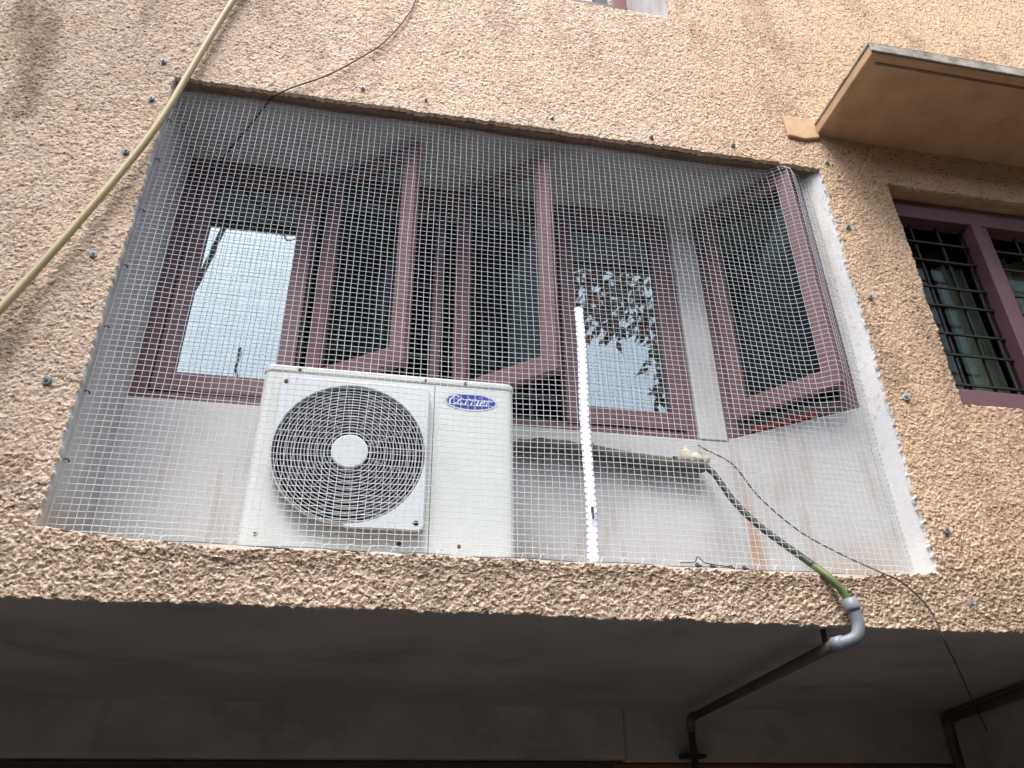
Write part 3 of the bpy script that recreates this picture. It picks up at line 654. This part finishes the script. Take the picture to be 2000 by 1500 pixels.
# ------------------------------------------------------------------ pipes and hoses
ip = thing('insulated_pipe', 'dark foam wrapped refrigerant pipe running along the wall from the air conditioner', 'pipe', (0.8, 0.36, 1.2))
b = MB(); P = spline([(0.40, 0.352, 1.17), (0.49, 0.352, 1.215), (0.60, 0.350, 1.238), (0.783, 0.352, 1.228), (0.978, 0.352, 1.205), (1.159, 0.352, 1.197), (1.225, 0.358, 1.205)], 8)
b.tube(P, [0.026 + 0.003 * math.sin(i * 1.3) for i in range(len(P))], 12); build(b, 'foam_sleeve', 'insul', ip, smooth=True)
b = MB(); P = spline([(0.45, 0.372, 1.19), (0.60, 0.372, 1.262), (0.80, 0.374, 1.254), (1.0, 0.374, 1.234), (1.19, 0.374, 1.222)], 6); b.tube(P, 0.011, 8); build(b, 'cable', 'insul', ip, smooth=True)
for x, z in ((0.79, 1.228), (1.11, 1.198)):
    b = MB(); b.torus((0, 0, 0), 0.031, 0.003, 20, 5); b.v = [(x + p[1] * 2.0, 0.352 + p[0], z + p[2]) for p in b.v]; build(b, 'clip', 'insul', ip)
b = MB(); vs = []; fs = []
for i in range(9):
    for k in range(16):
        t = 2 * math.pi * k / 16; r_ = (i / 8) * (0.045 + 0.014 * math.sin(3 * t + 1) + 0.008 * math.sin(7 * t)); vs.append((1.205 + r_ * 1.25 * math.cos(t), D - 0.001 - 0.016 * (1 - (i / 8) ** 2) + 0.003 * math.sin(i * 5 + k * 3), 1.242 + r_ * math.sin(t)))
for i in range(8):
    for k in range(16): fs.append((i * 16 + k, i * 16 + (k + 1) % 16, (i + 1) * 16 + (k + 1) % 16, (i + 1) * 16 + k))
b.add(vs, fs); tag(build(b, 'putty_patch', 'putty', smooth=True), 'lump of pale sealing putty where the pipe enters the wall', 'putty')

# drain hose from the pipe over the ledge into the grey elbow
dh = thing('drain_hose', 'dark green drain hose curving from the wall corner over the ledge', 'hose', (1.3, 0.1, 0.9))
HP = [(1.202, 0.352, 1.212), (1.245, 0.325, 1.165), (1.262, 0.235, 1.018), (1.300, 0.160, 0.903), (1.352, 0.090, 0.805), (1.378, 0.010, 0.722), (1.400, -0.028, 0.672), (1.428, -0.038, 0.625), (1.437, -0.040, 0.585)]
P = spline(HP, 8)
b = MB(); b.tube(P[:41], 0.0112, 10); build(b, 'hose', 'green_hose', dh, smooth=True)
b = MB(); b.tube(P[40:], 0.0114, 10); build(b, 'hose_end', 'olive_hose', dh, smooth=True)
dp = thing('drain_pipe', 'grey plastic elbow with a dark drain pipe running back beneath the soffit', 'pipe', (1.5, 0.8, 0.5))
b = MB(); P = spline([(1.437, -0.042, 0.606), (1.445, -0.043, 0.565), (1.447, -0.043, 0.53), (1.432, -0.040, 0.497), (1.400, -0.022, 0.484), (1.382, 0.0, 0.482)], 7)
b.tube(P, 0.0185, 18); el = build(b, 'elbow', 'pvc', dp, smooth=True)
b = MB(); b.tube([(1.4365, -0.042, 0.609), (1.441, -0.0425, 0.582), (1.4425, -0.0428, 0.573)], 0.0215, 18); build(b, 'collar', 'pvc', dp, smooth=True)
b = MB(); b.tube([(1.398, -0.024, 0.4845), (1.380, 0.002, 0.482)], 0.0215, 18); build(b, 'collar', 'pvc', dp, smooth=True)
b = MB(); b.tube([(1.382, 0.0, 0.482), (1.607, 1.64, 0.492)], 0.0172, 16); build(b, 'cross_pipe', 'pvc_dark', dp, smooth=True)
b = MB(); b.tube(spline([(1.600, 1.60, 0.492), (1.606, 1.652, 0.490), (1.609, 1.672, 0.462), (1.609, 1.674, 0.43)], 6), 0.021, 14); b.tube([(1.609, 1.674, 0.44), (1.609, 1.674, -ZC + 0.02)], 0.0172, 14); build(b, 'down_pipe', 'pvc_dark', dp, smooth=True)
b = MB(); b.box(1.555, 1.665, 1.662, 1.735, 0.318, 0.336); build(b, 'pipe_clamp', 'bar', dp)
b = MB(); b.box(1.372, 1.384, 0.03, 0.04, 0.495, SOF + 0.010); build(b, 'hanger', 'bar', dp)
rp_ = thing('corner_pipe', 'dim pipe bending down at the far right corner under the soffit', 'pipe', (2.9, 1.2, 0.5))
q0, q1 = Vector((3.005, 1.66, 0.503)), Vector((2.50, 0.06, 0.503))
b = MB(); b.tube([q1, q0], 0.021, 14); build(b, 'cross_pipe', 'pvc_dark', rp_, smooth=True)
b = MB(); b.tube(spline([q0 + (q1 - q0) * 0.03, q0 + Vector((0.01, 0.02, -0.01)), q0 + Vector((0.014, 0.032, -0.05)), q0 + Vector((0.014, 0.034, -0.16)), q0 + Vector((0.014, 0.034, -2.0))], 6), 0.022, 14); build(b, 'down_pipe', 'pvc_dark', rp_, smooth=True)

# beige hose across the wall, thin wires
b = MB(); P = spline([(-0.46, -0.035, 4.3), (-0.62, -0.035, 3.35), (-0.711, -0.036, 2.941), (-0.747, -0.037, 2.752), (-0.795, -0.038, 2.47), (-0.833, -0.040, 2.241), (-0.885, -0.043, 2.027), (-0.982, -0.050, 1.702), (-1.095, -0.065, 1.348), (-1.22, -0.085, 1.0), (-1.4, -0.12, 0.5), (-1.7, -0.2, -0.3)], 8)
b.tube(P, 0.0125, 12); tag(build(b, 'wall_hose', 'hose', smooth=True), 'long beige hose slanting down the roughcast at the left', 'hose')
b = MB(); P = spline([(0.07, -0.02, 3.6), (0.016, -0.018, 3.18), (-0.024, -0.018, 3.027), (-0.099, -0.018, 2.856), (-0.192, -0.020, 2.726), (-0.301, -0.020, 2.602), (-0.408, -0.018, 2.518), (-0.480, -0.010, 2.462), (-0.507, 0.036, 2.478), (-0.59, 0.173, 2.481), (-0.661, 0.28, 2.481), (-0.72, 0.375, 2.478), (-0.73, 0.39, 2.42)], 8)
b.tube(P, 0.0031, 6); tag(build(b, 'wall_wire', 'wire', smooth=True), 'thin black wire drooping over the wall into the top of the netted recess', 'wire')
b = MB(); P = spline([(1.228, 0.375, 1.30), (1.25, 0.36, 1.275), (1.310, 0.285, 1.184), (1.379, 0.27, 1.060), (1.45, 0.18, 0.905), (1.53, 0.09, 0.795), (1.595, -0.012, 0.702), (1.652, -0.022, 0.668), (1.712, -0.028, 0.590), (1.738, -0.026, 0.482), (1.92, 0.18, 0.480), (2.27, 0.585, 0.480), (2.55, 0.91, 0.482), (2.80, 1.20, 0.485), (2.86, 1.26, 0.455), (2.96, 1.36, 0.38), (3.0, 1.42, 0.2)], 8)
b.tube(P, 0.0027, 6); tag(build(b, 'loose_wire', 'wire', smooth=True), 'loose dark wire trailing from the pillar foot over the ledge to the porch corner', 'wire')

# ------------------------------------------------------------------ bird net
nt_ = thing('bird_net', 'white square mesh bird net with a zipper stretched over the recess opening', 'net', (0.45, 0.04, 0.72))
CELL = 0.0226; NB, NT = 0.712, LINT - 0.004
rr = np.random.default_rng(3)
def nety(x, z):
    y = 0.040 + 0.006 * np.sin(x * 3.1 + 0.7) * np.sin((z - NB) * 1.9) + 0.003 * np.sin(x * 9 + z * 4)
    return y - 0.060 * np.exp(-((x - 1.628) / 0.055) ** 2) * np.clip((z - 1.2) / 0.25, 0, 1) * np.clip((LINT + 0.06 - z) / 0.1, 0, 1)
def wob(x, z):
    dx = 0.008 * (vnoise(x, z, 0.55, 21) - 0.5) + 0.0024 * (vnoise(x, z, 0.10, 22) - 0.5) + 0.0012 * (vnoise(x, z, 0.024, 25) - 0.5)
    dz = 0.014 * (vnoise(x, z, 0.60, 23) - 0.5) + 0.0028 * (vnoise(x, z, 0.10, 24) - 0.5) + 0.0012 * (vnoise(x, z, 0.024, 26) - 0.5)
    fall = np.clip((z - NB) / 0.1, 0.25, 1) * np.clip((NT - z) / 0.08, 0.1, 1)
    # the bottom rows are pulled down in scallops by the ties
    sc = 0.006 * np.abs(np.sin(x * 26 + 1.5 * np.sin(x * 3))) * np.exp(-np.maximum(z - NB, 0) / 0.035)
    return dx * fall, dz * fall + sc
def net_strands(horizontal):
    xs_ = np.arange(XL + 0.004, 1.786, CELL); zs_ = np.arange(NB + 0.012, NT, CELL * 0.868)
    b = MB(); r = 0.00102 if horizontal else 0.00086
    A, Bq = (zs_, xs_) if horizontal else (xs_, zs_)
    if not horizontal: Bq = np.concatenate([[NB + 0.001], Bq, [NT]])
    for a in A:
        if horizontal: x, z = Bq.copy(), np.full(len(Bq), a)
        else: x, z = np.full(len(Bq), a), Bq.copy()
        dx, dz = wob(x, z); y = nety(x, z); x = x + dx; z = z + dz
        if horizontal: x[0] = XL + 0.001; x[-1] = 1.783 + 0.003 * rr.random()
        z = np.minimum(z, NT + 0.002)
        n = len(x); q = []
        th = r * (0.9 + 0.3 * rr.random())
        for k in range(n):
            if horizontal: q += [(x[k], y[k] - th, z[k]), (x[k], y[k], z[k] + th), (x[k], y[k] + th, z[k]), (x[k], y[k], z[k] - th)]
            else: q += [(x[k], y[k] - th, z[k]), (x[k] + th, y[k], z[k]), (x[k], y[k] + th, z[k]), (x[k] - th, y[k], z[k])]
        fs = [(4 * k + j, 4 * k + (j + 1) % 4, 4 * k + 4 + (j + 1) % 4, 4 * k + 4 + j) for k in range(n - 1) for j in range(4)]
        b.add(q, fs)
    return b, xs_, zs_
bh, gx, gz = net_strands(True); bv_, _, _ = net_strands(False)
bh.add(bv_.v, bv_.f)
# knots
KX, KZ = np.meshgrid(gx, gz, indexing='ij'); KX = KX.ravel(); KZ = KZ.ravel(); dx, dz = wob(KX, KZ); ky = nety(KX, KZ); k_ = 0.0013
for x, y, z in zip(KX + dx, ky - 0.0004, KZ + dz):
    bh.add([(x - k_, y, z), (x, y - k_, z), (x + k_, y, z), (x, y + k_, z), (x, y, z + k_), (x, y, z - k_)], [(0, 1, 4), (1, 2, 4), (2, 3, 4), (3, 0, 4), (1, 0, 5), (2, 1, 5), (3, 2, 5), (0, 3, 5)])
build(bh, 'netting', 'net', nt_)
# edge wire round the net, bottom ties
b = MB(); P = [(XL + 0.004 + (1.786 - XL - 0.004) * k / 60, 0.030, NB - 0.004 + 0.002 * math.sin(k * 0.9)) for k in range(61)]; b.tube(P, 0.0011, 5)
build(b, 'edge_wire', 'wire', nt_); b = MB(); b.tube([(XL + 0.004, 0.040, NB), (XL + 0.003, 0.043, 1.6), (XL + 0.004, 0.044, NT)], 0.0010, 5); build(b, 'edge_cord', 'net', nt_); b = MB(); b.tube([(XL, 0.044, NT), (0.4, 0.047, NT), (1.78, 0.042, NT)], 0.0010, 5); build(b, 'edge_cord', 'net', nt_); b = MB(); b.tube([(1.783, 0.030, NB), (1.783, 0.034, NT)], 0.0010, 5); build(b, 'edge_cord', 'net', nt_); b = MB()
b.tube(spline([(0.94, 0.024, NB + 0.004), (0.985, 0.018, NB + 0.006), (0.997, 0.016, NB + 0.022), (1.02, 0.016, NB + 0.005), (1.06, 0.018, NB + 0.0), (1.10, 0.020, NB - 0.003)], 6), 0.0016, 5)
build(b, 'twisted_wire', 'wire', nt_)
for x in np.arange(XL + 0.05, 1.76, 0.062):
    b = MB()
    x = x + 0.012 * rr.random()
    b.tube(spline([(x + 0.014, 0.036, NB + 0.016), (x + 0.004, 0.030, NB + 0.010), (x - 0.001, 0.027, NB - 0.001), (x - 0.004, 0.027, NB - 0.008)], 4), 0.0009, 5)
    build(b, 'tie_cord', 'net', nt_)
b = MB()
hk = [(XL + 0.006, 0.045, z) for z in (2.30, 2.10, 1.86, 1.62, 1.38, 1.15, 0.93)] + [(x, 0.05, NT) for x in (-0.62, -0.22, 0.24, 0.66, 1.08, 1.5)] + [(1.786, 0.03, z) for z in (2.2, 1.9, 1.6, 1.3, 1.0)]
for (x, y, z) in hk:
    q = MB(); q.tube(spline([(x - 0.008, y - 0.004, z + 0.002), (x, y - 0.010, z + 0.003), (x + 0.007, y - 0.004, z), (x + 0.003, y, z - 0.003)], 4), 0.0019, 6); build(q, 'hook', 'wire', nt_)
for (x, z) in ((XL + 0.016, NB + 0.006), (0.997, NB - 0.001), (1.045, NB - 0.002), (1.105, NB - 0.004), (1.150, NB - 0.003)):
    q = MB(); q.torus((x, 0.024, z), 0.0055, 0.0024, 14, 6); q.tube([(x, 0.03, z), (x + 0.012, 0.02, z - 0.003)], 0.0028, 6); build(q, 'eyelet', 'screw', nt_)
# zipper
b = MB(); zz = np.linspace(1.643, 0.706, 90); vs = []
for k, z in enumerate(zz):
    xc = 0.6800 - 0.007 * (k / 89) + 0.0025 * math.sin(k * 0.11); hw = 0.0155 + 0.0006 * math.sin(k * 1.9) + 0.0018 * (k / 89); y = float(nety(np.array([xc]), np.array([z]))[0]) - 0.005
    wv = 0.0012 * math.sin(k * 0.8)
    vs += [(xc - hw, y + 0.001 + wv, z), (xc - 0.003, y, z), (xc, y - 0.0022, z), (xc + 0.003, y, z), (xc + hw, y + 0.001 - wv, z)]
vs2 = [(p[0], p[1] + 0.0012, p[2]) for p in vs]; n = len(vs)
b.add(vs + vs2, [(5 * k + j, 5 * k + j + 1, 5 * k + 6 + j, 5 * k + 5 + j) for k in range(89) for j in range(4)] + [(n + 5 * k + 5 + j, n + 5 * k + 6 + j, n + 5 * k + j + 1, n + 5 * k + j) for k in range(89) for j in range(4)])
zp = build(b, 'zipper', 'zip', nt_)
b = MB()
for k in range(0, 89, 2):
    for e in (0, 4):
        p = vs[5 * k + e]; q = 0.0065 if e == 0 else -0.0065
        b.tube([(p[0] - q * 0.25, p[1] - 0.0012, p[2] + 0.001), (p[0] + q, p[1] - 0.0022, p[2] - 0.001)], 0.0009, 4)
build(b, 'stitching', 'thread', zp)
b = MB(); b.box(0.6735, 0.6815, 0.022, 0.030, 0.862, 0.880); b.box(0.675, 0.680, 0.020, 0.023, 0.838, 0.866); build(b, 'zip_slider', 'screw', zp, bevel=0.0015)

# ------------------------------------------------------------------ leftover screw fixings in the wall round the opening
FIX = [(-0.904, 2.557, 'grey screw plug above the beige hose, nearest the top left corner of the opening'),
       (-0.903, 2.349, 'grey screw plug just left of the beige hose beside the opening'),
       (-0.929, 2.074, 'grey screw plug touching the left side of the beige hose'),
       (-0.924, 1.615, 'bluish screw washer right of the beige hose on the left wall'),
       (-0.936, 1.151, 'large round steel washer low on the roughcast left of the opening'),
       (-0.162, 2.570, 'grey screw plug beneath the drooping black wire above the opening'),
       (0.089, 2.556, 'dark screw plug above the opening, right of the drooping wire'),
       (0.607, 2.552, 'dark screw plug in the middle of the wall strip above the opening'),
       (1.031, 2.527, 'steel screw plug above the opening over the white pillar'),
       (1.402, 2.550, 'steel screw plug above the opening, left of the sunshade stub'),
       (1.833, 2.525, 'dull screw plug under the corner of the sunshade'),
       (1.844, 2.161, 'dark bent screw on the wall between opening and barred window, upper one'),
       (1.849, 1.804, 'pale grey screw plug halfway down between opening and barred window'),
       (1.872, 1.358, 'round steel washer level with the foot of the barred window'),
       (1.869, 0.858, 'grey washer on the roughcast right of the lower right part of the net'),
       (1.876, 0.616, 'steel washer lowest on the right, above the porch edge')]
proto = None
for k, (x, z, lab) in enumerate(FIX):
    if proto is None:
        proto = thing('wall_fixing', lab, 'screw', (x, -0.011, z), 'old screw fixings round the opening')
        b = MB(); b.tube([(0, 0.004, 0), (0, -0.002, 0), (0, -0.003, 0)], [0.0118, 0.0118, 0.0100], 20); wz = build(b, 'washer', 'galv', None, at=(0, 0, 0)); wz.parent = proto; wz.location = (0, 0, 0)
        b = MB(); b.disc((0, -0.003, 0), (0, -1, 0), 0.0058, 0.0032, 14, 0.0042); sc_ = build(b, 'screw_head', 'galv_dark', None, at=(0, 0, 0)); sc_.parent = proto; sc_.location = (0, 0, 0)
        b = MB(); b.tube([(0, 0.012, 0), (0, 0.003, 0)], 0.007, 12); pg = build(b, 'plug', 'galv', None, at=(0, 0, 0)); pg.parent = proto; pg.location = (0, 0, 0)
        o = proto; kids = (wz, sc_, pg)
    else:
        o = proto.copy(); COL.objects.link(o); o['label'] = lab
        for c in kids:
            c2 = c.copy(); COL.objects.link(c2); c2.parent = o
    o.location = (x, -0.0125, z + ZC); s_ = (0.82, 0.9, 0.95, 0.95, 1.18, 0.8, 0.6, 0.6, 0.75, 0.85, 0.8, 0.8, 0.95, 1.15, 1.05, 1.1)[k]
    o.scale = (s_, 1, s_); o.rotation_euler = (rr.uniform(-.25, .25), rr.uniform(0, 6), rr.uniform(-.3, .3))

# ------------------------------------------------------------------ tree in front of the building: its twigs are mirrored in a pane
tr = thing('tree', 'leafy tree with red tinged leaves mirrored in the right hand film glass pane', 'tree', (3.4, -2.2, -ZC))
b = MB(); TP = spline([(3.4, -2.2, -ZC), (3.35, -2.15, 0.5), (3.2, -2.05, 2.2), (2.9, -1.9, 3.6), (2.6, -1.8, 4.6)], 6); b.tube(TP, [0.11 * (1 - 0.7 * i / (len(TP) - 1)) for i in range(len(TP))], 10)
build(b, 'trunk', 'bark', tr, smooth=True)
TW = [[(2.95, -1.9, 3.5), (2.4, -1.72, 3.72), (1.95, -1.6, 3.74), (1.55, -1.5, 3.70), (1.30, -1.45, 3.62)], [(2.4, -1.72, 3.72), (2.1, -1.6, 3.45), (1.75, -1.5, 3.33), (1.45, -1.45, 3.22)], [(2.3, -1.7, 3.6), (2.12, -1.6, 3.25), (2.03, -1.5, 2.95), (1.99, -1.48, 2.62)], [(1.95, -1.6, 3.74), (1.7, -1.5, 3.52), (1.40, -1.46, 3.38)], [(2.5, -1.75, 3.6), (2.25, -1.6, 3.5), (2.12, -1.5, 3.2), (2.08, -1.45, 2.8)]]
b = MB(); b2 = MB(); b3 = MB()
for tw in TW:
    P = spline(tw, 8); b.tube(P, [0.014 * (1 - 0.8 * i / len(P)) for i in range(len(P))], 6)
    for p in P[4:]:
        for _ in range(8):
            o_ = p + Vector((random.gauss(0, .07), random.gauss(0, .07), random.gauss(-.03, .06)))
            d = Vector((random.gauss(-.3, .5), random.gauss(0, .5), random.gauss(-.7, .5))).normalized(); L = random.uniform(.08, .135); s_ = d.cross(Vector((random.gauss(0, 1), random.gauss(0, 1), random.gauss(0, 1)))).normalized() * L * 0.24
            tgt = b3 if random.random() < 0.36 else b2
            tgt.add([o_, o_ + d * L * .4 + s_, o_ + d * L, o_ + d * L * .4 - s_], [(0, 1, 2, 3)])
build(b, 'limbs', 'bark', tr, smooth=True); lo = build(b2, 'leaves', 'leaf', tr); lo['kind'] = 'stuff'; lr = build(b3, 'red_leaves', 'leaf_red', tr); lr['kind'] = 'stuff'

# ------------------------------------------------------------------ house across the lane, mirrored low in the film glass
nh = thing('neighbour_house', 'plain house across the lane mirrored along the foot of the left film glass pane', 'house', (0, -13, -ZC))
b = MB(); b.box(-22, 22, -18, -8.6, -ZC, 4.6); build(b, 'wall', 'house_wall', nh)
b = MB(); b.box(-22.2, 22.2, -18.2, -8.4, 4.6, 4.9); build(b, 'parapet', 'house_parapet', nh)
for k in range(9):
    q = MB(); x = -18 + 4.5 * k; q.box(x, x + 1.5, -8.62, -8.56, 1.2, 2.6); build(q, 'window', 'bar', nh)
q = MB(); q.tube([(-2.36, -8.9, 4.9), (-2.36, -8.9, 7.3)], 0.02, 8); build(q, 'roof_pole', 'bar', nh)
